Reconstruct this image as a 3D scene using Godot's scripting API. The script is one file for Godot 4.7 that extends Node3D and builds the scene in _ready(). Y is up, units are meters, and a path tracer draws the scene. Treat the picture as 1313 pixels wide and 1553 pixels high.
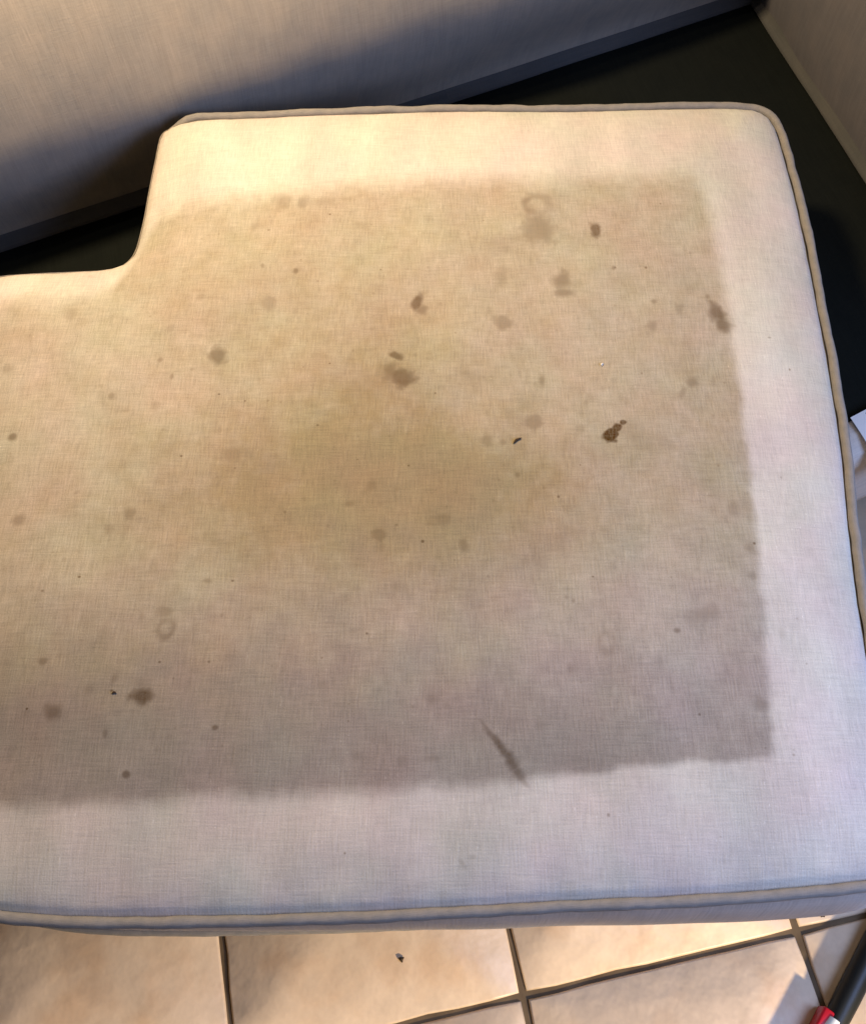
extends Node3D

# ---- stains, and broad tones with painted shade, on the seat cushion, in metres on its top: x, z, radius x, radius z, turn, strength, softness ----
const SPOTS := [0.096, -0.625, 0.016, 0.0173, 0, 0.38, 0.6, 0.064, -0.609, 0.0212, 0.0101, -25, 0.14, 0.9, 0.147, -0.624, 0.0053, 0.0079, 0, 0.75, 0.5, 0.113, -0.565, 0.0081, 0.0096, 0, 0.5, 0.9, 0.114, -0.551, 0.008, 0.0051, 0, 0.5, 0.8, -0.014, -0.543, 0.0051, 0.0094, 20, 0.75, 0.6, -0.01, -0.534, 0.0051, 0.005, 30, 0.5, 0.7, 0.059, -0.52, 0.0084, 0.0091, 0, 0.34, 0.5, 0.187, -0.516, 0.005, 0.0063, 0, 0.32, 0.7, 0.191, -0.542, 0.0028, 0.0029, 0, 0.4, 0.7, 0.212, -0.534, 0.004, 0.005, 0, 0.25, 0.8, 0.245, -0.531, 0.0073, 0.0114, -25, 0.7, 0.7, 0.248, -0.519, 0.0062, 0.0091, -20, 0.65, 0.7, -0.181, -0.485, 0.0072, 0.0088, 0, 0.6, 0.6, -0.036, -0.469, 0.0065, 0.0093, 0, 0.5, 0.8, -0.027, -0.462, 0.012, 0.0092, 15, 0.65, 0.6, -0.041, -0.465, 0.0098, 0.0092, 0, 0.25, 0.9, -0.031, -0.484, 0.0061, 0.0034, 28, 0.7, 0.6, -0.055, -0.459, 0.0184, 0.0236, 0, 0.13, 1, -0.143, -0.54, 0.0074, 0.0079, 0, 0.28, 0.5, -0.138, -0.661, 0.0085, 0.009, 0, 0.3, 0.9, -0.12, -0.657, 0.0048, 0.0073, 0, 0.33, 0.8, -0.099, -0.657, 0.0072, 0.0073, 0, 0.15, 0.9, -0.121, -0.576, 0.0023, 0.003, 0, 0.5, 0.6, -0.151, -0.582, 0.0017, 0.0023, 0, 0.35, 0.6, 0.142, -0.407, 0.0079, 0.0062, -30, 1, 0.25, 0.148, -0.413, 0.0048, 0.0044, -40, 0.95, 0.3, 0.153, -0.418, 0.0032, 0.0025, -20, 0.9, 0.3, 0.163, -0.41, 0.0127, 0.0136, 0, 0.15, 1, 0.081, -0.419, 0.0074, 0.0075, 0, 0.35, 0.5, 0.042, -0.401, 0.0047, 0.0055, 0, 0.28, 0.7, 0.056, -0.4, 0.0026, 0.0031, 0, 0.3, 0.7, 0.09, -0.459, 0.0027, 0.0066, 0, 0.4, 0.8, 0.214, -0.458, 0.0049, 0.0046, 0, 0.4, 0.7, 0.205, -0.448, 0.0027, 0.0065, 20, 0.3, 0.8, -0.339, -0.407, 0.0042, 0.0043, 0, 0.65, 0.6, -0.32, -0.332, 0.0055, 0.0051, 0, 0.42, 0.7, -0.234, -0.336, 0.004, 0.0051, 0, 0.35, 0.7, -0.264, -0.444, 0.0027, 0.0032, 0, 0.35, 0.7, -0.042, -0.319, 0.006, 0.0061, 0, 0.36, 0.5, 0.008, -0.331, 0.007, 0.0051, 0, 0.25, 0.6, -0.001, -0.328, 0.005, 0.0028, 0, 0.2, 0.7, 0.023, -0.308, 0.0035, 0.0055, 0, 0.35, 0.8, -0.048, -0.361, 0.0046, 0.0053, 0, 0.25, 0.8, -0.065, -0.345, 0.0041, 0.0034, 0, 0.3, 0.8, 0.066, -0.37, 0.0026, 0.003, 0, 0.35, 0.7, -0.039, -0.308, 0.003, 0.0033, 0, 0.2, 0.8, -0.196, -0.255, 0.0062, 0.0041, 0, 0.28, 0.7, -0.279, -0.218, 0.0037, 0.0034, 0, 0.45, 0.7, -0.265, -0.181, 0.0078, 0.006, 0, 0.55, 0.8, -0.204, -0.192, 0.0078, 0.0056, 0, 0.8, 0.7, -0.206, -0.201, 0.0055, 0.0043, 0, 0.2, 1, -0.208, -0.138, 0.0035, 0.0031, 0, 0.65, 0.6, -0.226, -0.165, 0.0018, 0.0032, 0, 0.4, 0.7, -0.151, -0.17, 0.0023, 0.0018, 0, 0.6, 0.6, -0.226, -0.205, 0.0028, 0.0043, 15, 0.3, 0.8, -0.243, -0.197, 0.0028, 0.0038, 0, 0.25, 0.8, 0.198, -0.254, 0.0115, 0.0056, -10, 0.3, 0.9, 0.188, -0.251, 0.0067, 0.0061, 0, 0.2, 0.9, 0.177, -0.241, 0.0028, 0.002, 0, 0.5, 0.7, 0.229, -0.187, 0.0064, 0.0047, 0, 0.3, 0.9, 0.232, -0.34, 0.0045, 0.0057, 0, 0.25, 0.8, 0.24, -0.308, 0.005, 0.0049, 0, 0.25, 0.8, 0.238, -0.284, 0.0034, 0.0032, 0, 0.25, 0.8, 0.124, -0.224, 0.0047, 0.0039, 0, 0.14, 0.9, -0.16, -0.389, 0.0083, 0.0072, 0, 0.22, 0.9, -0.148, -0.388, 0.0042, 0.0048, 0, 0.2, 0.9, -0.314, -0.531, 0.0051, 0.0064, 0, 0.2, 0.7, -0.202, -0.548, 0.004, 0.0043, 0, 0.25, 0.7, -0.225, -0.514, 0.0034, 0.0042, 0, 0.22, 0.7, -0.229, -0.481, 0.0027, 0.0027, 0, 0.35, 0.6, -0.217, -0.464, 0.0016, 0.0033, 0, 0.4, 0.6, -0.271, -0.446, 0.0043, 0.009, 0, 0.1, 0.9, -0.357, -0.474, 0.0044, 0.0047, 0, 0.25, 0.9, -0.248, -0.323, 0.0035, 0.0045, 0, 0.22, 0.8, -0.227, -0.435, 0.0032, 0.0045, 0, 0.22, 0.9, -0.139, -0.42, 0.008, 0.0075, 0, 0.1, 0.9, -0.127, -0.381, 0.0104, 0.0072, 0, 0.1, 0.9, -0.163, -0.664, 0.0036, 0.0049, 0, 0.12, 0.9, -0.162, -0.631, 0.0048, 0.0063, 0, 0.16, 0.9, -0.004, -0.637, 0.0042, 0.0048, 0, 0.15, 0.9, 0.06, -0.571, 0.0052, 0.0119, 10, 0.2, 0.8, 0.031, -0.465, 0.0087, 0.004, 0, 0.15, 0.9, 0.159, -0.579, 0.0017, 0.0022, 0, 0.4, 0.6, 0.239, -0.549, 0.0023, 0.0029, 0, 0.35, 0.7, 0.164, -0.397, 0.0063, 0.0061, 0, 0.14, 0.9, 0.185, -0.399, 0.0052, 0.0049, 0, 0.14, 0.9, 0.103, -0.264, 0.0014, 0.0016, 0, 0.3, 0.8, 0.098, -0.267, 0.0014, 0.0016, 0, 0.25, 0.8, 0.134, -0.291, 0.0039, 0.0032, 0, 0.15, 0.9, 0.118, -0.412, 0.0042, 0.0037, 0, 0.12, 0.9, 0.306, -0.507, 0.01, 0.0221, 0, 0.07, 0.8, 0.253, -0.24, 0.0028, 0.004, 0, 0.15, 0.8, 0.019, -0.082, 0.0043, 0.0016, 50, 0.2, 0.8, 0.026, -0.086, 0.0026, 0.0016, 0, 0.18, 0.8, -0.007, -0.108, 0.0095, 0.0075, 0, 0.1, 1, -0, -0.149, 0.0062, 0.0027, 0, 0.22, 0.9, -0.021, -0.147, 0.0036, 0.0035, 0, 0.18, 0.9, -0.068, -0.151, 0.0036, 0.0044, 0, 0.15, 0.9, -0.052, -0.151, 0.0036, 0.0036, 0, 0.13, 0.9, -0.001, -0.19, 0.0046, 0.0038, 0, 0.2, 0.9, -0.078, -0.2, 0.0046, 0.0029, 0, 0.12, 0.9, -0.168, -0.28, 0.0034, 0.0021, 0, 0.3, 0.7, -0.212, -0.251, 0.0024, 0.0036, 0, 0.2, 0.8, 0.074, -0.172, 0.0036, 0.0037, 0, 0.15, 0.9, 0.098, -0.212, 0.0042, 0.0034, 0, 0.18, 0.9, 0.032, -0.175, 0.0041, 0.0007, 53, 0.12, 0.8, 0.035, -0.172, 0.0041, 0.0011, 53, 0.25, 0.8, 0.037, -0.169, 0.0041, 0.0016, 53, 0.4, 0.8, 0.039, -0.166, 0.0041, 0.002, 53, 0.5, 0.8, 0.042, -0.163, 0.0041, 0.0025, 53, 0.6, 0.8, 0.044, -0.16, 0.004, 0.0029, 53, 0.68, 0.8, 0.046, -0.157, 0.004, 0.0032, 53, 0.7, 0.8, 0.048, -0.154, 0.004, 0.0033, 53, 0.7, 0.8, 0.051, -0.151, 0.004, 0.0033, 53, 0.68, 0.8, 0.053, -0.147, 0.004, 0.0033, 53, 0.66, 0.8, 0.055, -0.144, 0.004, 0.0034, 53, 0.62, 0.8, 0.057, -0.14, 0.004, 0.0035, 53, 0.58, 0.8, 0.059, -0.137, 0.004, 0.0031, 53, 0.5, 0.8, 0.062, -0.133, 0.004, 0.0017, 53, 0.3, 0.8]
const RINGS := [0.096, -0.654, 0.0127, 0.0138, 0, 0.42, 0.5, -0.194, -0.242, 0.0067, 0.0075, 0, 0.5, 0.5, 0.125, -0.232, 0.0066, 0.0084, 0, 0.2, 0.6, 0.087, -0.657, 0.0054, 0.0073, 0, 0.12, 0.8]
const SOILING_AND_SHADE := [-0.105, -0.528, 0.1861, 0.1487, 0, 0.09, 1, -0.029, -0.343, 0.1671, 0.0914, 0, 0.44, 1, -0.052, -0.44, 0.059, 0.0706, 0, 0.1, 1, 0.043, -0.369, 0.0617, 0.0295, 0, 0.06, 1, -0.167, -0.355, 0.102, 0.0695, 0, 0.06, 1, -0.093, -0.165, 0.3608, 0.068, 0, 0.42, 1, 0.109, -0.156, 0.0852, 0.0269, 0, 0.1, 1, -0.271, -0.174, 0.1362, 0.0688, 0, 0.36, 1, 0.229, -0.267, 0.029, 0.1558, 0, 0.12, 1, 0.217, -0.44, 0.0376, 0.1155, 0, 0.06, 1, 0.036, -0.097, 0.0387, 0.0107, 0, 0.26, 1, -0.041, -0.088, 0.0342, 0.0163, 0, 0.14, 1, 0.1, -0.147, 0.049, 0.0088, 0, 0.16, 1, 0.166, -0.108, 0.026, 0.0126, 0, 0.1, 1, -0.031, -0.5, 0.0666, 0.0412, 0, 0.06, 1, -0.216, -0.088, 0.1623, 0.0406, 0, 0.3, 1, -0.024, -0.072, 0.1097, 0.0198, 0, 0.16, 1, 0.145, -0.076, 0.0846, 0.01, 0, 0.1, 1, -0.309, -0.466, 0.1035, 0.1058, 0, -0.12, 1, -0.195, -0.633, 0.0596, 0.0476, 0, -0.06, 1]  # broad soiling, with shade painted in at the front left
const DOTS := [-0.094, -0.642, 0.046, -0.636, 0.065, -0.645, -0.067, -0.49, -0.106, -0.5, -0.108, -0.472, -0.154, -0.44, -0.135, -0.44, -0.132, -0.441, -0.199, -0.386, 0.287, -0.506, 0.3, -0.475, -0.046, -0.577, -0.048, -0.238, -0.079, -0.22, -0.059, -0.186, -0.059, -0.174, 0.209, -0.656, 0.225, -0.378, 0.097, -0.35, 0.244, -0.311, 0.161, -0.579, -0.034, -0.427, -0.086, -0.476, 0.275, -0.37, -0.226, -0.196, -0.149, -0.625, -0.101, -0.564, -0.117, -0.588, -0.149, -0.28, 0.228, -0.156, 0.186, -0.179, 0.135, -0.169, 0.188, -0.579, 0.016, -0.296, -0.008, -0.312, 0.041, -0.283, -0.028, -0.326, -0.114, -0.337, -0.156, -0.375, -0.176, -0.446, -0.289, -0.272, -0.263, -0.283, -0.195, -0.217, -0.284, -0.183, -0.16, -0.217, -0.184, -0.205, 0.117, -0.112, -0.058, -0.088, 0.191, -0.098, 0.247, -0.151, 0.268, -0.217, 0.267, -0.251, 0.177, -0.283, 0.119, -0.283, 0.116, -0.378, 0.173, -0.466, 0.225, -0.466, 0.019, -0.507, 0.002, -0.446, -0.093, -0.415, -0.06, -0.384, -0.019, -0.378]
const RIGHT_EDGE := [-0.72, 0.246, -0.66, 0.252, -0.60, 0.2545, -0.52, 0.255, -0.453, 0.253, -0.378, 0.25, -0.31, 0.246, -0.241, 0.241, -0.188, 0.236, -0.1, 0.229]
const FRONT_EDGE := [-0.5, -0.112, -0.287, -0.118, -0.2, -0.122, -0.113, -0.126, -0.025, -0.128, 0.019, -0.131, 0.086, -0.138, 0.135, -0.143, 0.18, -0.147, 0.3, -0.15]
const BACK_EDGE := [-0.5, -0.545, -0.30, -0.552, -0.283, -0.56, -0.264, -0.62, -0.252, -0.655, -0.156, -0.668, -0.096, -0.676, -0.004, -0.685, 0.088, -0.685, 0.18, -0.69, 0.3, -0.695]

const SEAM_Y := 0.455
const CROWN := 0.019
const BOTTOM_Y := 0.327
const DECK_Y := 0.315
const FRONT_LEFT_X := -0.352

var rng := RandomNumberGenerator.new()
var outline := PackedVector2Array()      # the seam round the cushion's top, in plan (x, z)
var ridge := FastNoiseLite.new()
var lump := FastNoiseLite.new()
var taken := {}

# ------------------------------------------------------------------ helpers
func numbered(called: String) -> String:
	if not taken.has(called):
		taken[called] = 0
		return called
	taken[called] += 1
	return "%s_%03d" % [called, taken[called]]

func thing(called: String, label: String, category: String, at := Vector3.ZERO, group := "") -> Node3D:
	var o := Node3D.new()
	o.name = numbered(called)
	add_child(o)
	o.position = at
	o.set_meta("label", label)
	o.set_meta("category", category)
	if group:
		o.set_meta("group", group)
	return o

func part(called: String, mesh: Mesh, mat: Material, parent: Node, label := "") -> MeshInstance3D:
	var o := MeshInstance3D.new()
	o.name = called
	o.mesh = mesh
	o.material_override = mat
	parent.add_child(o, true)
	if label:
		o.set_meta("label", label)
	return o

func noise(seed_: int, freq: float, octaves := 3) -> FastNoiseLite:
	var n := FastNoiseLite.new()
	n.noise_type = FastNoiseLite.TYPE_SIMPLEX_SMOOTH
	n.seed = seed_
	n.frequency = freq
	n.fractal_octaves = octaves
	return n

func gray(seed_: int, freq: float, w: int, h: int, octaves := 3) -> PackedByteArray:
	var im := noise(seed_, freq, octaves).get_image(w, h, false, false, true)
	im.convert(Image.FORMAT_L8)
	return im.get_data()

func streaks(seed_: int, freq: float, w: int, h: int, sx: int, sy: int) -> PackedByteArray:   # threads: fine across, long along
	var im := noise(seed_, freq, 2).get_image(maxi(w / sx, 8), maxi(h / sy, 8), false, false, true)
	im.resize(w, h, Image.INTERPOLATE_CUBIC)
	im.convert(Image.FORMAT_L8)
	return im.get_data()

func lin(c: Color) -> Color:
	return c.linear_to_srgb()

func table(t: Array, k: float) -> float:
	if k <= t[0]:
		return t[1]
	for i in range(2, t.size(), 2):
		if k <= t[i]:
			return lerpf(t[i - 1], t[i + 1], (k - t[i - 2]) / (t[i] - t[i - 2]))
	return t[t.size() - 1]

func grid(rows: Array, closed := false, uvs: Array = [], swap := false) -> ArrayMesh:   # a sheet through rows of points, smooth
	var st := SurfaceTool.new()
	st.begin(Mesh.PRIMITIVE_TRIANGLES)
	st.set_smooth_group(0)
	var n: int = rows[0].size()
	var run := 0.0
	for i in rows.size():
		var along := 0.0
		if i > 0:
			run += (rows[i][0] as Vector3).distance_to(rows[i - 1][0])
		for j in n:
			if j > 0:
				along += (rows[i][j] as Vector3).distance_to(rows[i][j - 1])
			st.set_uv(uvs[i][j] if uvs.size() else Vector2(run, along) if swap else Vector2(along, run))
			st.add_vertex(rows[i][j])
	for i in rows.size() - 1:
		for j in (n if closed else n - 1):
			var a := i * n + j
			var b := i * n + (j + 1) % n
			var c := a + n
			var d := b + n
			for k in [a, b, c, b, d, c]:
				st.add_index(k)
	st.generate_normals()
	return st.commit()

func tube(path: PackedVector3Array, radius: float, closed: bool, sides := 10, wobble := 0.0) -> ArrayMesh:
	var rows := []
	var n := path.size()
	var run := 0.0
	for i in (n + 1 if closed else n):
		var p := path[i % n]
		var q := path[(i + 1) % n] if closed else path[mini(i + 1, n - 1)]
		var o := path[(i - 1 + n) % n] if closed else path[maxi(i - 1, 0)]
		var t := (q - o).normalized()
		var side := t.cross(Vector3.UP).normalized()
		var up := side.cross(t).normalized()
		var r := radius * (1.0 + wobble * ridge.get_noise_2d(run * 900.0, 77.0))
		if not closed:
			var e := minf(i, n - 1 - i)
			r *= clampf(0.72 + e * 0.12, 0.0, 1.0)
		run += p.distance_to(q)
		var row := PackedVector3Array()
		for k in sides + 1:
			var a := TAU * k / sides
			row.append(p + (side * cos(a) + up * sin(a)) * r)
		rows.append(row)
	return grid(rows)

func rounded_bar(size: Vector3, r: float, seg := 3) -> ArrayMesh:   # a bar along z with rounded long edges and softened ends
	var rows := []
	for e in [[-0.5, 0.72], [-0.5, 0.92], [-0.485, 1.0], [0.485, 1.0], [0.5, 0.92], [0.5, 0.72]]:
		var row := PackedVector3Array()
		for c in 4:
			var cx: float = (size.x / 2 - r) * (1 if c == 0 or c == 3 else -1)
			var cy: float = (size.y / 2 - r) * (1 if c < 2 else -1)
			for s in seg + 1:
				var a := PI / 2 * (c + float(s) / seg)
				row.append(Vector3((cx + cos(a) * r) * e[1], (cy + sin(a) * r) * e[1], size.z * e[0]))
		row.append(row[0])
		rows.append(row)
	for e in [0, 5]:
		var mid := PackedVector3Array()
		for p in rows[e]:
			mid.append(Vector3(0, 0, p.z))
		if e == 0:
			rows.push_front(mid)
		else:
			rows.push_back(mid)
	return grid(rows)

# ------------------------------------------------------------------ the cushion's shape
func make_outline() -> void:
	var c := [Vector2(-0.262, -0.778), Vector2(-0.235, -0.788), Vector2(-0.17, -0.792), Vector2(-0.104, -0.796), Vector2(0.029, -0.801), Vector2(0.13, -0.8005), Vector2(0.228, -0.804), Vector2(0.305, -0.805), Vector2(0.331, -0.799), Vector2(0.342, -0.776), Vector2(0.345, -0.72), Vector2(0.346, -0.657), Vector2(0.344, -0.563), Vector2(0.341, -0.477), Vector2(0.336, -0.399), Vector2(0.3285, -0.33), Vector2(0.324, -0.28), Vector2(0.321, -0.22), Vector2(0.319, -0.15), Vector2(0.315, -0.1), Vector2(0.303, -0.077), Vector2(0.287, -0.071), Vector2(0.215, -0.065), Vector2(0.149, -0.061), Vector2(0.09, -0.059), Vector2(0.019, -0.055), Vector2(-0.08, -0.051), Vector2(-0.175, -0.049), Vector2(-0.24, -0.0495), Vector2(-0.285, -0.053), Vector2(-0.325, -0.062), Vector2(FRONT_LEFT_X + 0.004, -0.088), Vector2(FRONT_LEFT_X - 0.008, -0.14), Vector2(-0.385, -0.32), Vector2(-0.415, -0.5), Vector2(-0.419, -0.56), Vector2(-0.412, -0.58), Vector2(-0.385, -0.5895), Vector2(-0.334, -0.593), Vector2(-0.3, -0.596), Vector2(-0.283, -0.602), Vector2(-0.274, -0.62), Vector2(-0.272, -0.66), Vector2(-0.2715, -0.71), Vector2(-0.271, -0.755), Vector2(-0.2695, -0.77)]
	var n := c.size()
	for i in n:
		var a: Vector2 = c[i]
		var b: Vector2 = c[(i + 1) % n]
		var steps := maxi(1, roundi(a.distance_to(b) / 0.007))
		for k in steps:
			outline.append(a.cubic_interpolate(b, c[(i - 1 + n) % n], c[(i + 2) % n], float(k) / steps))

func edge_distance(p: Vector2) -> float:
	var best := 9.0
	var n := outline.size()
	for i in range(0, n, 2):
		best = minf(best, p.distance_squared_to(Geometry2D.get_closest_point_to_segment(p, outline[i], outline[(i + 2) % n])))
	return sqrt(best)

func pucker(p: Vector2) -> float:
	return ridge.get_noise_2d(p.x * 1000.0, p.y * 1000.0)

func top_height(p: Vector2, d: float) -> float:
	return SEAM_Y - 0.005 + CROWN * (1.0 - exp(-d / 0.04)) + 0.005 * (1.0 - exp(-d / 0.0025)) + 0.0010 * pucker(p) * exp(-d / 0.02) * (1.0 - exp(-d / 0.003)) + 0.0022 * lump.get_noise_2d(p.x * 100.0, p.y * 100.0) * (1.0 - exp(-d / 0.05))

func seam_y(i: int) -> float:
	var p := outline[i % outline.size()]
	return SEAM_Y - 0.005 + 0.0014 * lump.get_noise_2d(p.x * 160.0 + 50.0, p.y * 160.0)

func outward(i: int) -> Vector2:
	var n := outline.size()
	var t := (outline[(i + 2) % n] - outline[(i - 2 + n) % n]).normalized()
	return Vector2(t.y, -t.x)

func plan_uv(p: Vector2) -> Vector2:   # the cloth's own map: 0.80 m by 0.80 m
	return Vector2((p.x + 0.435) / 0.80, (p.y + 0.815) / 0.80)

func top_panel_mesh() -> ArrayMesh:
	var pts := PackedVector2Array()
	var dist := PackedFloat32Array()
	for p in outline:
		pts.append(p)
		dist.append(0.0)
	var n := outline.size()
	for ring in [0.0035, 0.008, 0.0145]:          # rings inside the seam, where the cloth bends most
		for i in n:
			if ring > 0.01 and i % 2:
				continue
			var q: Vector2 = outline[i] - outward(i) * ring
			if edge_distance(q) > ring * 0.8 and Geometry2D.is_point_in_polygon(q, outline):
				pts.append(q)
				dist.append(edge_distance(q))
	var step := 0.0125
	for a in range(-36, 30):
		for b in range(-66, -2):
			var q := Vector2(a * step + (0.5 * step if b % 2 else 0.0), b * step)
			if Geometry2D.is_point_in_polygon(q, outline):
				var d := edge_distance(q)
				if d > 0.02:
					pts.append(q)
					dist.append(d)
	var tri := Geometry2D.triangulate_delaunay(pts)
	var st := SurfaceTool.new()
	st.begin(Mesh.PRIMITIVE_TRIANGLES)
	var e := 0.0012
	for i in pts.size():
		var p := pts[i]
		var h := top_height(p, dist[i]) if i >= n else seam_y(i)
		var slope := Vector2.ZERO
		if i < n:
			slope = -outward(i) * 1.2
		else:
			var hx := top_height(p + Vector2(e, 0), edge_distance(p + Vector2(e, 0)))
			var hz := top_height(p + Vector2(0, e), edge_distance(p + Vector2(0, e)))
			slope = Vector2(hx - h, hz - h) / e
		st.set_normal(Vector3(-slope.x, 1.0, -slope.y).normalized())
		st.set_uv(plan_uv(p))
		st.add_vertex(Vector3(p.x, h, p.y))
	for k in range(0, tri.size(), 3):
		var a := pts[tri[k]]
		var b := pts[tri[k + 1]]
		var c := pts[tri[k + 2]]
		if not Geometry2D.is_point_in_polygon((a + b + c) / 3.0, outline):
			continue
		if tri[k] < n and tri[k + 1] < n and tri[k + 2] < n and edge_distance((a + b + c) / 3.0) < 0.0002:
			continue
		var turn := (b - a).cross(c - a) > 0.0
		st.add_index(tri[k])
		st.add_index(tri[k + 1] if turn else tri[k + 2])
		st.add_index(tri[k + 2] if turn else tri[k + 1])
	return st.commit()

func bottom_point(i: int) -> Vector2:            # the lower seam: the same plan with rounder front corners
	var p := outline[i % outline.size()]
	if p.x < -0.255 and p.y < -0.57:            # the notch leans in under the top
		return p - outward(i % outline.size()) * 0.014
	p += outward(i % outline.size()) * lerpf(-0.004, 0.002 * smoothstep(-0.1, 0.3, p.x) - 0.002, smoothstep(0.0, 0.8, outward(i % outline.size()).y))
	var fr := Vector2(0.27, -0.112)
	if p.x > fr.x and p.y > fr.y:
		var d := p - fr
		p = fr + d.normalized() * minf(d.length(), 0.052)
	return p

func boxing_mesh() -> ArrayMesh:
	var rows := []
	var uvs := []
	var n := outline.size()
	for s in 11:
		var f := s / 10.0
		var row := PackedVector3Array()
		var uv := PackedVector2Array()
		for i in n + 1:
			var k := i % n
			var o := outward(k)
			var p := outline[k].lerp(bottom_point(k), f) + o * ((0.0005 if outline[k].x < -0.255 and outline[k].y < -0.57 else 0.0035) * (1.0 - f) + lerpf(0.002, lerpf(0.0015, 0.0125, smoothstep(-0.3, 0.3, outline[k].x)), smoothstep(0.0, 0.8, o.y)) * pow(sin(PI * clampf(f, 0.0, 1.0)), 0.7) * (1.0 + 0.12 * lump.get_noise_2d(k * 0.5, 9.0)))
			row.append(Vector3(p.x, lerpf(seam_y(k) + 0.002, BOTTOM_Y, f), p.y))
			uv.append(Vector2(float(i) * 0.007 / 0.8, f * 0.12 / 0.8))
		rows.append(row)
		uvs.append(uv)
	return grid(rows, false, uvs)

func bottom_panel_mesh() -> ArrayMesh:
	var poly := PackedVector2Array()
	for i in range(0, outline.size(), 2):
		poly.append(bottom_point(i))
	var st := SurfaceTool.new()
	st.begin(Mesh.PRIMITIVE_TRIANGLES)
	for p in poly:
		st.set_normal(Vector3.DOWN)
		st.set_uv(plan_uv(p))
		st.add_vertex(Vector3(p.x, BOTTOM_Y, p.y))
	for k in Geometry2D.triangulate_polygon(poly):
		st.add_index(k)
	return st.commit()

func cord_path(lower: bool) -> PackedVector3Array:
	var path := PackedVector3Array()
	var n := outline.size()
	for i in n:
		var p := outline[i]
		if not lower and p.x < -0.262 and p.y < -0.57 or not lower and p.x < -0.40:
			continue
		var o := outward(i)
		if lower:
			var q := bottom_point(i) + o * 0.002
			path.append(Vector3(q.x, BOTTOM_Y + 0.001, q.y))
		else:
			var q := p + o * (0.0026 + 0.0006 * pucker(p))
			path.append(Vector3(q.x, seam_y(i) + 0.0042 - (0.007 * smoothstep(0.238, 0.264, -p.x) if p.y < -0.7 else 0.0) + 0.0007 * pucker(p + Vector2(0.3, 0.1)), q.y))
	return path

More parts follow.
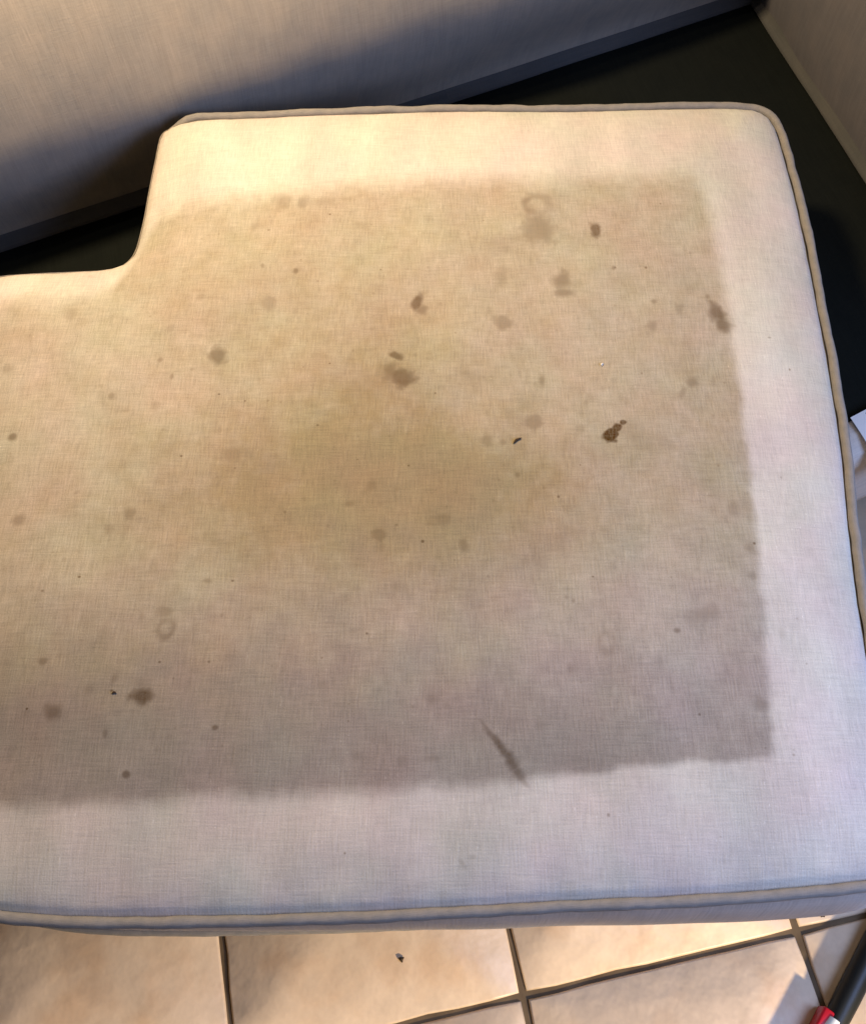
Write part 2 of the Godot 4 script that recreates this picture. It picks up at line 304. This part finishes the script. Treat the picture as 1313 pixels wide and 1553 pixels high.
# ------------------------------------------------------------------ cloth
func cushion_cloth() -> StandardMaterial3D:
	var w := 1400
	var size := w * w
	var px := 0.80 / w
	var dark := PackedFloat32Array()               # how strongly each stain darkens the cloth
	dark.resize(size)
	var tone := PackedFloat32Array()
	tone.resize(size)
	var wob := noise(5, 0.012, 3)
	for list in [SPOTS, RINGS]:
		for k in range(0, list.size(), 7):
			var c := Vector2(list[k], list[k + 1])
			var r := Vector2(list[k + 2], list[k + 3])
			var turn := Transform2D(-deg_to_rad(list[k + 4]), Vector2.ZERO)
			var reach := maxf(r.x, r.y) * 1.8
			var soft: float = list[k + 6]
			for y in range(maxi(0, int((c.y - reach + 0.815) / px)), mini(w, int((c.y + reach + 0.815) / px) + 1)):
				for x in range(maxi(0, int((c.x - reach + 0.435) / px)), mini(w, int((c.x + reach + 0.435) / px) + 1)):
					var q: Vector2 = turn * (Vector2(x * px - 0.435, y * px - 0.815) - c)
					var e := (q / r).length() * (1.0 + 0.42 * wob.get_noise_2d(x * 2.6 + k * 31.0, y * 2.6) + 0.22 * wob.get_noise_2d(x * 6.0, y * 6.0 + k * 7.0))
					var s := 1.0 - smoothstep(1.0 - 0.9 * soft, 1.0 + 0.7 * soft, e)
					if list == RINGS:
						e = (q / r).length() * (1.0 + 0.22 * wob.get_noise_2d(x * 2.6 + k * 31.0, y * 2.6))
						s = exp(-pow((e - 0.85) / 0.33, 2.0)) * (0.75 + 0.6 * wob.get_noise_2d(x * 1.2, y * 1.2 + 300.0))
					var at := y * w + x
					dark[at] = maxf(dark[at], s * list[k + 5])
	for k in range(0, DOTS.size(), 2):
		var r := rng.randf_range(0.0005, 0.0011)
		var s := rng.randf_range(0.25, 0.8)
		var long := Vector2(rng.randf_range(0.7, 1.4), rng.randf_range(0.7, 1.4))
		for y in range(-5, 6):
			for x in range(-5, 6):
				var at := (int((DOTS[k + 1] + 0.815) / px) + y) * w + int((DOTS[k] + 0.435) / px) + x
				dark[at] = maxf(dark[at], s * (1.0 - smoothstep(0.6, 1.5, (Vector2(x, y) * px / r * long).length())))
	for k in 420:                                  # fine specks worked into the soiled part
		var cx := rng.randf_range(-0.40, 0.25)
		var cy := rng.randf_range(-0.68, -0.13)
		var r := rng.randf_range(0.0006, 0.0022)
		var s := rng.randf_range(0.05, 0.28) * (1.0 if r < 0.0014 else 0.5)
		for y in range(-6, 7):
			for x in range(-6, 7):
				var at := (int((cy + 0.815) / px) + y) * w + int((cx + 0.435) / px) + x
				dark[at] = maxf(dark[at], s * (1.0 - smoothstep(0.3, 1.6, Vector2(x, y).length() * px / r)))
	for k in 1500:                                 # pale slubs and pilled fibres
		var at := int((rng.randf_range(-0.72, -0.08) + 0.815) / px) * w + int((rng.randf_range(-0.40, 0.30) + 0.435) / px)
		var s := rng.randf_range(0.08, 0.34)
		for side in ([0, 1] if rng.randf() < 0.5 else [0, w, 2 * w]):
			if dark[at + side] < 0.05:
				dark[at + side] = -s
	# broad soiling plus front-left shade painted into the cloth, on a coarse grid and then enlarged
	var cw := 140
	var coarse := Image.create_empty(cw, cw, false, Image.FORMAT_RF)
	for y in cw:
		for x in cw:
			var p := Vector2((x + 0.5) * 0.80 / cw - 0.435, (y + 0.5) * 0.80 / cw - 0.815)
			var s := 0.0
			for k in range(0, SOILING_AND_SHADE.size(), 7):
				var q: Vector2 = (p - Vector2(SOILING_AND_SHADE[k], SOILING_AND_SHADE[k + 1])) / Vector2(SOILING_AND_SHADE[k + 2], SOILING_AND_SHADE[k + 3])
				s += SOILING_AND_SHADE[k + 5] * exp(-q.length_squared())
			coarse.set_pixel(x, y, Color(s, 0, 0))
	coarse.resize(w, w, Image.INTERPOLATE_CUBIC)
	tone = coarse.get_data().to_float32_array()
	var blotch := gray(11, 0.012, w, w, 4)
	var blotch2 := gray(12, 0.035, w, w, 3)
	var grain := gray(13, 0.5, w, w, 2)
	var tint := gray(18, 0.006, w, w, 4)
	var warp := streaks(14, 0.45, w, w, 1, 14)
	var weft := streaks(15, 0.45, w, w, 18, 1)
	var band := streaks(16, 0.22, w, w, 40, 2)
	var band2 := streaks(17, 0.16, w, w, 2, 60)
	var wipe := streaks(19, 0.11, w, w, 12, 34)
	var right := PackedFloat32Array()
	for y in w:
		right.append(table(RIGHT_EDGE, y * px - 0.815))
	var front := PackedFloat32Array()
	var back := PackedFloat32Array()
	for x in w:
		front.append(table(FRONT_EDGE, x * px - 0.435))
		back.append(table(BACK_EDGE, x * px - 0.435))
	var colours := PackedByteArray()
	colours.resize(size * 3)
	var relief := PackedByteArray()
	relief.resize(size)
	for y in w:
		var z := y * px - 0.815
		for x in w:
			var at := y * w + x
			var xx := x * px - 0.435
			var b1 := blotch[at] / 255.0 - 0.5
			var b2 := blotch2[at] / 255.0 - 0.5
			var fuzz := 0.004 * b1 + 0.0012 * b2
			var thread := (warp[at] / 255.0 - 0.5) * 0.62 + (weft[at] / 255.0 - 0.5) * 0.45 + (grain[at] / 255.0 - 0.5) * 0.65
			var m := clampf((right[y] - xx + fuzz) / lerpf(0.011, 0.0045, smoothstep(-0.6, -0.4, z)) * 0.5 + 0.5, 0.0, 1.0) * clampf((front[x] - z + fuzz) / lerpf(0.009, 0.004, smoothstep(-0.1, 0.15, xx)) * 0.5 + 0.5, 0.0, 1.0) * clampf((z - back[x] + fuzz * 2.0) / 0.02 * 0.5 + 0.5, 0.0, 1.0)
			m = m * m * (3.0 - 2.0 * m)
			var soil_shade := m * (0.58 + 0.18 * b1 + 0.14 * b2 + tone[at]) + (1.0 - m) * (0.02 + 0.10 * maxf(b1, 0.0) + 0.10 * maxf(b2, 0.0) + 0.55 * maxf(tone[at] - 0.06, 0.0))
			var value := 1.0 + 0.40 * thread * (1.0 + 0.35 * m) + 0.045 * (band[at] / 255.0 - 0.5) + 0.045 * (band2[at] / 255.0 - 0.5) + (0.20 - 0.12 * m) * (wipe[at] / 255.0 - 0.5)
			var d := dark[at] * (1.0 + 0.8 * thread)
			soil_shade = clampf(soil_shade, 0.0, 1.6)
			value *= 1.0 - 0.55 * maxf(soil_shade - 0.95, 0.0)
			soil_shade = minf(soil_shade, 0.95)
			var f := 1.0 - d * 0.72
			# linear cloth colours: clean oatmeal, soiled tan, stain brown
			var t := (tint[at] / 255.0 - 0.5) * 0.14
			var front_grey := smoothstep(-0.36, -0.17, z + 0.10 * xx + 0.05 * b1)  # soiled cloth turns greyer towards the front
			var r := lerpf(0.660, lerpf(0.322, 0.305, front_grey), soil_shade) * value * f * (1.0 + 0.5 * t)
			var g := lerpf(0.615, lerpf(0.252, 0.262, front_grey), soil_shade) * value * (f - 0.08 * d) * (1.0 - 0.4 * t)
			var b := lerpf(0.545, lerpf(0.140, 0.226, front_grey), soil_shade) * value * (f - 0.16 * d)
			colours[at * 3] = clampi(int(pow(maxf(r, 0.0), 0.4545) * 255.0), 0, 255)
			colours[at * 3 + 1] = clampi(int(pow(maxf(g, 0.0), 0.4545) * 255.0), 0, 255)
			colours[at * 3 + 2] = clampi(int(pow(maxf(b, 0.0), 0.4545) * 255.0), 0, 255)
			relief[at] = clampi(int(128.0 + 150.0 * thread), 0, 255)
	var m3 := StandardMaterial3D.new()
	m3.albedo_texture = ImageTexture.create_from_image(Image.create_from_data(w, w, false, Image.FORMAT_RGB8, colours))
	m3.heightmap_enabled = true
	m3.heightmap_scale = 0.035
	m3.heightmap_texture = ImageTexture.create_from_image(Image.create_from_data(w, w, false, Image.FORMAT_L8, relief))
	m3.roughness = 0.95
	m3.metallic_specular = 0.25
	m3.rim_enabled = true
	m3.rim = 0.15
	m3.cull_mode = BaseMaterial3D.CULL_DISABLED
	return m3

func plain_cloth(seed_: int, c: Color, scale: float, spread := 0.3, blotches := 0.14) -> StandardMaterial3D:
	var w := 512
	var warp := streaks(seed_, 0.42, w, w, 1, 24)
	var weft := streaks(seed_ + 1, 0.42, w, w, 16, 1)
	var grain := gray(seed_ + 2, 0.4, w, w, 2)
	var blotch := gray(seed_ + 3, 0.011, w, w, 4)
	var wide := streaks(seed_ + 4, 0.2, w, w, 3, 60)
	var colours := PackedByteArray()
	colours.resize(w * w * 3)
	var relief := PackedByteArray()
	relief.resize(w * w)
	for at in w * w:
		var thread := (warp[at] / 255.0 - 0.5) * 0.6 + (weft[at] / 255.0 - 0.5) * 0.35 + (grain[at] / 255.0 - 0.5) * 0.35
		var v := 1.0 + spread * thread + blotches * (blotch[at] / 255.0 - 0.5) + 0.10 * (wide[at] / 255.0 - 0.5)
		var warm := 0.05 * (blotch[at] / 255.0 - 0.5)
		colours[at * 3] = clampi(int(pow(c.r * v * (1.0 + warm), 0.4545) * 255.0), 0, 255)
		colours[at * 3 + 1] = clampi(int(pow(c.g * v, 0.4545) * 255.0), 0, 255)
		colours[at * 3 + 2] = clampi(int(pow(c.b * v * (1.0 - warm), 0.4545) * 255.0), 0, 255)
		relief[at] = clampi(int(128.0 + 150.0 * thread), 0, 255)
	var m := StandardMaterial3D.new()
	m.albedo_texture = ImageTexture.create_from_image(Image.create_from_data(w, w, false, Image.FORMAT_RGB8, colours))
	m.heightmap_enabled = true
	m.heightmap_scale = 0.035
	m.heightmap_texture = ImageTexture.create_from_image(Image.create_from_data(w, w, false, Image.FORMAT_L8, relief))
	m.uv1_scale = Vector3(scale, scale, 1)
	m.roughness = 0.95
	m.metallic_specular = 0.2
	m.rim_enabled = true
	m.rim = 0.12
	m.cull_mode = BaseMaterial3D.CULL_DISABLED
	return m

func plastic(c: Color, rough: float, spec := 0.5) -> StandardMaterial3D:
	var m := StandardMaterial3D.new()
	m.albedo_color = lin(c)
	m.roughness = rough
	m.metallic_specular = spec
	m.cull_mode = BaseMaterial3D.CULL_DISABLED
	return m

# ------------------------------------------------------------------ floor
func tile_material(seed_: int) -> StandardMaterial3D:
	var w := 512
	var a := gray(seed_, 0.006, w, w, 4)
	var b := gray(seed_ + 1, 0.013, w, w, 4)
	var c := gray(seed_ + 2, 0.09, w, w, 3)
	var wave := gray(seed_ + 3, 0.02, w, w, 3)
	var colours := PackedByteArray()
	colours.resize(w * w * 3)
	for at in w * w:
		var p := smoothstep(0.35, 1.0, a[at] / 255.0)
		var v := 1.0 + 0.16 * (b[at] / 255.0 - 0.5) + 0.07 * (c[at] / 255.0 - 0.5)
		colours[at * 3] = clampi(int(pow(lerpf(0.77, 0.70, p) * v, 0.4545) * 255.0), 0, 255)
		colours[at * 3 + 1] = clampi(int(pow(lerpf(0.60, 0.50, p) * v, 0.4545) * 255.0), 0, 255)
		colours[at * 3 + 2] = clampi(int(pow(lerpf(0.42, 0.32, p) * v, 0.4545) * 255.0), 0, 255)
	var m := StandardMaterial3D.new()
	m.albedo_texture = ImageTexture.create_from_image(Image.create_from_data(w, w, false, Image.FORMAT_RGB8, colours))
	m.heightmap_enabled = true
	m.heightmap_scale = 0.05
	m.heightmap_texture = ImageTexture.create_from_image(Image.create_from_data(w, w, false, Image.FORMAT_L8, wave))
	m.roughness = 0.38
	m.metallic_specular = 0.45
	m.cull_mode = BaseMaterial3D.CULL_DISABLED
	return m

func tile_mesh(side: float, seed_: int) -> ArrayMesh:   # a fired tile: worn arris, a chip or two along its edges
	rng.seed = seed_
	var n := 9
	var ring := PackedVector2Array()
	for s in 4:
		for k in n:
			var t := -0.5 + float(k) / n
			var chip := rng.randf_range(0.0, 0.0006)
			if k > 0 and rng.randf() < 0.16:
				chip += rng.randf_range(0.001, 0.003)
			var q := Vector2(t, -0.5) * side
			q.y += chip
			if k == 0:
				q += Vector2(0.0015, 0.0012)
			ring.append(q.rotated(s * PI / 2))
	var rows := []
	var uvs := []
	for e in [[0.0, 0.0], [0.984, 0.0], [0.994, -0.0009], [1.0, -0.0032], [1.0, -0.008]]:
		var row := PackedVector3Array()
		var uv := PackedVector2Array()
		for k in ring.size() + 1:
			var q: Vector2 = ring[k % ring.size()] * e[0]
			row.append(Vector3(q.x, e[1], q.y))
			uv.append(Vector2(q.x / side + 0.5, q.y / side + 0.5))
		rows.append(row)
		uvs.append(uv)
	return grid(rows, false, uvs)

func _ready() -> void:
	rng.seed = 20
	ridge.seed = 3
	ridge.frequency = 0.035
	ridge.fractal_octaves = 2
	lump.seed = 9
	lump.frequency = 0.09
	lump.fractal_octaves = 2

	# ---- camera: a phone held over the cushion's front edge, looking down and away
	var cam := Camera3D.new()
	cam.name = "camera"
	cam.fov = 56.0
	cam.near = 0.05
	cam.far = 60.0
	cam.position = Vector3(0, 1.135, 0)
	cam.rotation_degrees = Vector3(-63.0, 0, 0)
	add_child(cam)
	cam.current = true

	# ---- air and light
	var env := Environment.new()
	env.background_mode = Environment.BG_COLOR
	env.background_color = Color(0.265, 0.235, 0.20)
	env.tonemap_mode = Environment.TONE_MAPPER_LINEAR
	env.tonemap_exposure = 1.0
	env.sdfgi_enabled = true
	env.ssao_enabled = true
	env.ssil_enabled = true
	var we := WorldEnvironment.new()
	we.name = "world_environment"
	we.environment = env
	add_child(we)
	lamp("sofa_lamp_light", Vector3(-0.22, 1.13, -0.80), Color(1.0, 0.88, 0.70), 0.78, 0.05)
	lamp("ceiling_lamp_light", Vector3(-0.12, 3.0, -0.36), Color(1.0, 0.92, 0.83), 0.55, 0.03)
	var floor_fill := SpotLight3D.new()  # added fill spot aimed at the floor alone, from an unseen source
	floor_fill.name = "added_floor_light"
	floor_fill.light_color = Color(1.0, 0.90, 0.74)
	floor_fill.light_energy = 2.0
	floor_fill.light_size = 0.03
	floor_fill.spot_angle = 24.0
	floor_fill.spot_angle_attenuation = 0.5
	floor_fill.spot_range = 8.0
	floor_fill.shadow_enabled = true
	add_child(floor_fill)
	floor_fill.look_at_from_position(Vector3(0.80, 0.52, 0.72), Vector3(0.08, 0.0, 0.08))
	var window := AreaLight3D.new()
	window.name = "window_light"
	window.area_size = Vector2(0.6, 0.6)
	window.light_color = Color(0.655, 0.76, 1.0)
	window.light_energy = 1.42
	window.area_range = 12.0
	window.shadow_enabled = true
	add_child(window)
	window.look_at_from_position(Vector3(0.92, 1.12, 0.06), Vector3(0.0, 0.42, 0.42))

	build_floor()
	build_sofa()
	build_cushion()
	build_tool()
	build_crumbs()

func lamp(called: String, at: Vector3, c: Color, energy: float, size: float) -> void:
	var l := OmniLight3D.new()
	l.name = called
	l.position = at
	l.light_color = c
	l.light_energy = energy
	l.light_size = size
	l.omni_range = 12.0
	l.omni_attenuation = 2.0
	l.shadow_enabled = true
	add_child(l)

func build_floor() -> void:
	var floor_ := Node3D.new()
	floor_.name = "floor"
	floor_.set_meta("kind", "structure")
	add_child(floor_)
	var turn := 11.8
	floor_.position = Vector3(0.0955, 0, -0.006)        # where four tiles meet, in front of the cushion
	floor_.rotation_degrees.y = turn
	var mats := []
	for k in 4:
		mats.append(tile_material(100 + k * 10))
	var pitch := 0.3055
	var meshes := []
	for k in 4:
		meshes.append(tile_mesh(pitch - 0.0052, 31 + k))
	rng.seed = 5
	for a in range(-7, 7):
		for b in range(-9, 5):
			var t := part("floor_tile", meshes[rng.randi() % 4], mats[rng.randi() % 4], floor_)
			t.position = Vector3((a + 0.5) * pitch, rng.randf_range(-0.0004, 0.0004), (b + 0.5) * pitch)
			t.rotation_degrees.y = 90.0 * (rng.randi() % 4)
	var bed := PlaneMesh.new()
	bed.size = Vector2(4.6, 4.6)
	var grout := StandardMaterial3D.new()
	var nt := NoiseTexture2D.new()
	nt.width = 512
	nt.height = 512
	nt.noise = noise(71, 0.02, 5)
	var ramp := Gradient.new()
	ramp.set_color(0, lin(Color(0.07, 0.045, 0.024)))
	ramp.set_color(1, lin(Color(0.21, 0.15, 0.085)))
	nt.color_ramp = ramp
	grout.albedo_texture = nt
	grout.uv1_scale = Vector3(6, 6, 1)
	grout.roughness = 0.95
	var bedm := part("grout_bed", bed, grout, floor_)
	bedm.position = Vector3(0, -0.0034, -0.6)

func build_sofa() -> void:
	var corner := Vector3(0.42, 0, -1.178)
	var along := Vector3(-0.904, 0, 0.427).normalized()     # from the inner corner along the backrest
	var fore := Vector3(0.262, 0, 0.965).normalized()       # from the inner corner along the armrest
	var seat_in := Vector3(0.427, 0, 0.904).normalized()    # out of the backrest, over the seat
	var arm_in := Vector3(-0.965, 0, 0.262).normalized()
	var s := thing("sofa", "grey beige fabric sofa with its seat cushion lifted off, showing the black seat deck", "sofa", corner)
	var cloth := plain_cloth(41, Color(0.43, 0.38, 0.315), 3.4, 0.34)
	var arm_cloth := plain_cloth(51, Color(0.165, 0.158, 0.175), 3.4, 0.26)
	var hem_cloth := plain_cloth(55, Color(0.105, 0.105, 0.103), 2.2, 0.26)
	var rail_cloth := plain_cloth(61, Color(0.68, 0.62, 0.55), 3.4, 0.26)
	var black := plain_cloth(81, Color(0.0085, 0.0105, 0.0090), 3.0, 0.5)
	black.metallic_specular = 0.1
	black.rim_enabled = false
	var width := 1.45
	var deep := 0.632
	# deck: a taut black sheet that sags a little
	var rows := []
	for i in 25:
		var row := PackedVector3Array()
		for j in 41:
			var p := along * (width * j / 40.0) + fore * (deep * i / 24.0)
			var sag := sin(PI * i / 24.0) * sin(PI * j / 40.0)
			row.append(Vector3(p.x, DECK_Y - 0.012 * sag, p.z))
		rows.append(row)
	part("seat_deck", grid(rows), black, s)
	# backrest: bulges out over the deck, then leans back
	var prof := [[0.004, 0.326], [0.003, 0.336], [0.010, 0.356], [0.022, 0.380], [0.036, 0.405], [0.046, 0.432], [0.050, 0.455], [0.048, 0.48], [0.040, 0.52], [0.020, 0.58], [-0.01, 0.66], [-0.045, 0.76], [-0.07, 0.80], [-0.11, 0.82], [-0.15, 0.822], [-0.20, 0.81], [-0.22, 0.78], [-0.225, 0.5], [-0.225, 0.14]]
	rows = []
	for j in 61:
		var row := PackedVector3Array()
		var u := -0.02 + (width + 0.02) * j / 60.0
		for q in prof:
			var n: float = q[0] + 0.004 * lump.get_noise_2d(u * 40.0, q[1] * 60.0) * clampf((q[1] - 0.33) * 20.0, 0.0, 1.0)
			var p: Vector3 = along * u + seat_in * n
			row.append(Vector3(p.x, q[1], p.z))
		rows.append(row)
	part("backrest", grid(rows, false, [], true), cloth, s)
	# the hem along the backrest's foot: a flat folded strip
	rows = []
	for j in 61:
		var u := -0.005 + (width + 0.005) * j / 60.0
		var w := 0.0012 * lump.get_noise_2d(u * 60.0, 4.0)
		var row := PackedVector3Array()
		for q in [[0.0, DECK_Y - 0.004], [0.013, DECK_Y + 0.001], [0.0145, DECK_Y + 0.003], [0.012, DECK_Y + 0.006], [0.006, DECK_Y + 0.013], [0.004, DECK_Y + 0.016]]:
			var p: Vector3 = along * u + seat_in * (q[0] + w)
			row.append(Vector3(p.x, q[1], p.z))
		rows.append(row)
	part("backrest_hem", grid(rows), hem_cloth, s)
	# armrest and its hem, with a stitched fold
	for side in 2:
		var base := Vector3.ZERO if side == 0 else along * width
		var flip := 1.0 if side == 0 else -1.0
		rows = []
		for j in 33:
			var row := PackedVector3Array()
			var v := -0.02 + (deep + 0.06) * j / 32.0
			for q in [[0.004, 0.325], [0.010, 0.36], [0.010, 0.42], [0.004, 0.50], [-0.004, 0.54], [-0.03, 0.56], [-0.08, 0.565], [-0.14, 0.56], [-0.165, 0.54], [-0.172, 0.48], [-0.175, 0.30], [-0.175, 0.16]]:
				var n: float = q[0] + 0.003 * lump.get_noise_2d(v * 50.0 + side * 40.0, q[1] * 60.0)
				var p: Vector3 = base + fore * v + arm_in * n * flip
				row.append(Vector3(p.x, q[1], p.z))
			rows.append(row)
		part("armrest", grid(rows, false, [], true), arm_cloth, s)
		var end_pts := PackedVector3Array(rows[32])
		var mid := PackedVector3Array()
		for p in end_pts:
			mid.append(Vector3(p.x, 0.16, p.z))
		part("armrest_front", grid([end_pts, mid]), arm_cloth, s)
		rows = []
		for j in 33:
			var row := PackedVector3Array()
			var v := (deep + 0.03) * j / 32.0
			var w := 0.001 * lump.get_noise_2d(v * 60.0, 14.0 + side)
			for q in [[0.0, DECK_Y - 0.004], [0.011, DECK_Y + 0.001], [0.0125, DECK_Y + 0.003], [0.010, DECK_Y + 0.006], [0.004, DECK_Y + 0.012], [0.002, DECK_Y + 0.02]]:
				var p: Vector3 = base + fore * v + arm_in * (q[0] + w) * flip
				row.append(Vector3(p.x, q[1], p.z))
			rows.append(row)
		part("armrest_hem", grid(rows), hem_cloth, s)
	# front rail under the cushion
	rows = []
	for j in 49:
		var u := width * j / 48.0
		var row := PackedVector3Array()
		for q in [[-0.03, DECK_Y - 0.004], [-0.025, DECK_Y + 0.004], [-0.010, DECK_Y + 0.006], [0.008, DECK_Y + 0.002], [0.014, DECK_Y - 0.012], [0.016, 0.27], [0.016, 0.20], [0.012, 0.175], [0.0, 0.165], [-0.06, 0.165]]:
			var p: Vector3 = fore * deep + along * u + seat_in * q[0]
			row.append(Vector3(p.x, q[1], p.z))
		rows.append(row)
	part("front_rail", grid(rows), rail_cloth, s)
	# dust cover underneath and four feet
	rows = []
	for i in 2:
		var row := PackedVector3Array()
		for j in 2:
			var p := along * (-0.02 + (width + 0.04) * j) + fore * (-0.15 + (deep + 0.14) * i)
			row.append(Vector3(p.x, 0.163, p.z))
		rows.append(row)
	part("dust_cover", grid(rows), black, s)
	var foot_mat := plastic(Color(0.03, 0.02, 0.014), 0.4)
	for fx in [0.0, 1.0]:
		for fz in [0.0, 1.0]:
			var leg := CylinderMesh.new()
			leg.top_radius = 0.03
			leg.bottom_radius = 0.021
			leg.height = 0.162
			leg.radial_segments = 20
			var o := part("foot", leg, foot_mat, s)
			o.position = along * (0.06 + (width - 0.12) * fx) + fore * (-0.02 + (deep - 0.06) * fz) + Vector3(0, 0.081, 0)
	# the white care label sewn to the front edge of the deck, lying on the rail
	var at := Vector3(0.415, 0, -0.519) - corner
	var e1 := Vector3(0.88, 0, -0.47).normalized()
	var e2 := Vector3(0.30, 0, 0.95).normalized()
	rows = []
	var uvs := []
	for i in 13:
		var row := PackedVector3Array()
		var uv := PackedVector2Array()
		for j in 7:
			var p: Vector3 = at + e1 * (0.055 * j / 6.0) + e2 * (0.085 * i / 12.0)
			row.append(Vector3(p.x, DECK_Y + 0.0085 + 0.0015 * sin(i * 0.4 + j * 0.3), p.z))
			uv.append(Vector2(j / 6.0, i / 12.0))
		rows.append(row)
		uvs.append(uv)
	var print_ := Image.create_empty(220, 340, false, Image.FORMAT_RGB8)
	print_.fill(Color(0.965, 0.965, 0.96))
	rng.seed = 12
	for line in 3:                                         # rows of fine print, too small to read
		for x in range(62, 205, 4):
			if rng.randf() < 0.8:
				print_.fill_rect(Rect2i(x, 12 + line * 22, 2, 8 + rng.randi() % 5), Color(0.24, 0.24, 0.25))
	var label_mat := StandardMaterial3D.new()
	label_mat.albedo_texture = ImageTexture.create_from_image(print_)
	label_mat.roughness = 0.7
	label_mat.cull_mode = BaseMaterial3D.CULL_DISABLED
	part("care_label", grid(rows, false, uvs), label_mat, s, "white care label with rows of tiny dark print")

func build_cushion() -> void:
	make_outline()
	var c := thing("seat_cushion", "stained oatmeal fabric seat cushion with a notched corner and corded seams", "cushion")
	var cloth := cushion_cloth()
	var cord_cloth := plain_cloth(21, Color(0.29, 0.27, 0.245), 14.0, 0.5, 0.2)
	var side_cloth := plain_cloth(25, Color(0.58, 0.545, 0.51), 2.0, 0.3)
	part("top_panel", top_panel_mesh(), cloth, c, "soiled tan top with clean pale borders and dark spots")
	part("boxing", boxing_mesh(), side_cloth, c)
	part("bottom_panel", bottom_panel_mesh(), side_cloth, c)
	part("piping", tube(cord_path(false), 0.0038, false, 10, 0.12), cord_cloth, c)
	part("piping", tube(cord_path(true), 0.0037, true, 8, 0.12), cord_cloth, c)

func build_tool() -> void:
	var t := thing("cleaning_tool", "black tubular tool handle with red and white end lying on the floor tiles", "cleaning tool", Vector3(0.409, 0, 0.02))
	var dir := Vector3(0.034, 0, -0.045).normalized()
	var turn := Basis(Vector3(-dir.z, 0, dir.x), Vector3.UP, -dir)
	var black := plastic(Color(0.012, 0.014, 0.013), 0.42, 0.4)
	var path := PackedVector3Array()
	for k in 15:
		path.append(dir * (-0.03 + 0.30 * k / 14.0) + Vector3(0.002, 0.0135, 0.001))
	part("handle", tube(path, 0.0128, false, 18), black, t)
	var red := part("end_block", rounded_bar(Vector3(0.016, 0.021, 0.07), 0.003), plastic(Color(0.50, 0.008, 0.018), 0.35), t)
	red.basis = turn
	red.position = Vector3(-0.0215, 0.0128, 0.0155)
	var band := PackedVector3Array()
	for k in 7:
		band.append(dir * (-0.055 + 0.060 * k / 6.0) + Vector3(-0.0015, 0.0195, -0.0005))
	part("collar", tube(band, 0.0098, false, 18), plastic(Color(0.72, 0.74, 0.68), 0.4), t)


func build_crumbs() -> void:
	var brown := plastic(Color(0.075, 0.05, 0.03), 0.9, 0.2)
	var pale := plastic(Color(0.85, 0.83, 0.78), 0.9, 0.2)
	var spots := [
		[Vector3(0.067, 0, -0.401), 0.0042, 0.0012, 40.0, brown, "thin bent dark crumb on the cushion below its big stain"],
		[Vector3(-0.224, 0, -0.194), 0.0016, 0.0010, 10.0, brown, "round dark crumb beside the brown spot near the cushion's front left"],
		[Vector3(0.141, 0, -0.475), 0.0014, 0.001, 60.0, pale, "tiny white lint speck on the cushion's right half"],
		[Vector3(-0.033, 0, -0.041), 0.0028, 0.0024, 70.0, brown, "dark crumb on the floor tile in front of the cushion"],
		[Vector3(0.424, 0, -0.084), 0.0022, 0.0016, 0.0, brown, "small brown crumb on the floor by the grout crossing"],
	]
	for s in spots:
		var p: Vector3 = s[0]
		var on_floor: bool = p.z > -0.1
		p.y = 0.0 if on_floor else top_height(Vector2(p.x, p.z), edge_distance(Vector2(p.x, p.z)))
		rng.seed = int(absf(p.x) * 10000.0)
		var rows := []
		for i in 5:
			var a := PI * i / 4.0
			var row := PackedVector3Array()
			for k in 7:
				var b := TAU * (k % 6) / 6.0
				var j := 1.0 + 0.35 * ridge.get_noise_2d((k % 6) * 40.0 + p.x * 9000.0, i * 40.0)
				var bend: float = 0.5 * s[2] * cos(a * 2.0)
				row.append(Vector3(cos(a) * s[1] * j, sin(a) * sin(b) * s[2] * j + s[2] * 0.6, sin(a) * cos(b) * s[2] * j + bend))
			rows.append(row)
		var o := MeshInstance3D.new()
		o.name = numbered("crumb")
		o.mesh = grid(rows)
		o.material_override = s[4]
		add_child(o)
		o.position = p
		o.rotation_degrees.y = s[3]
		o.set_meta("label", s[5])
		o.set_meta("category", "crumb")
		o.set_meta("group", "crumbs on the cushion and floor")
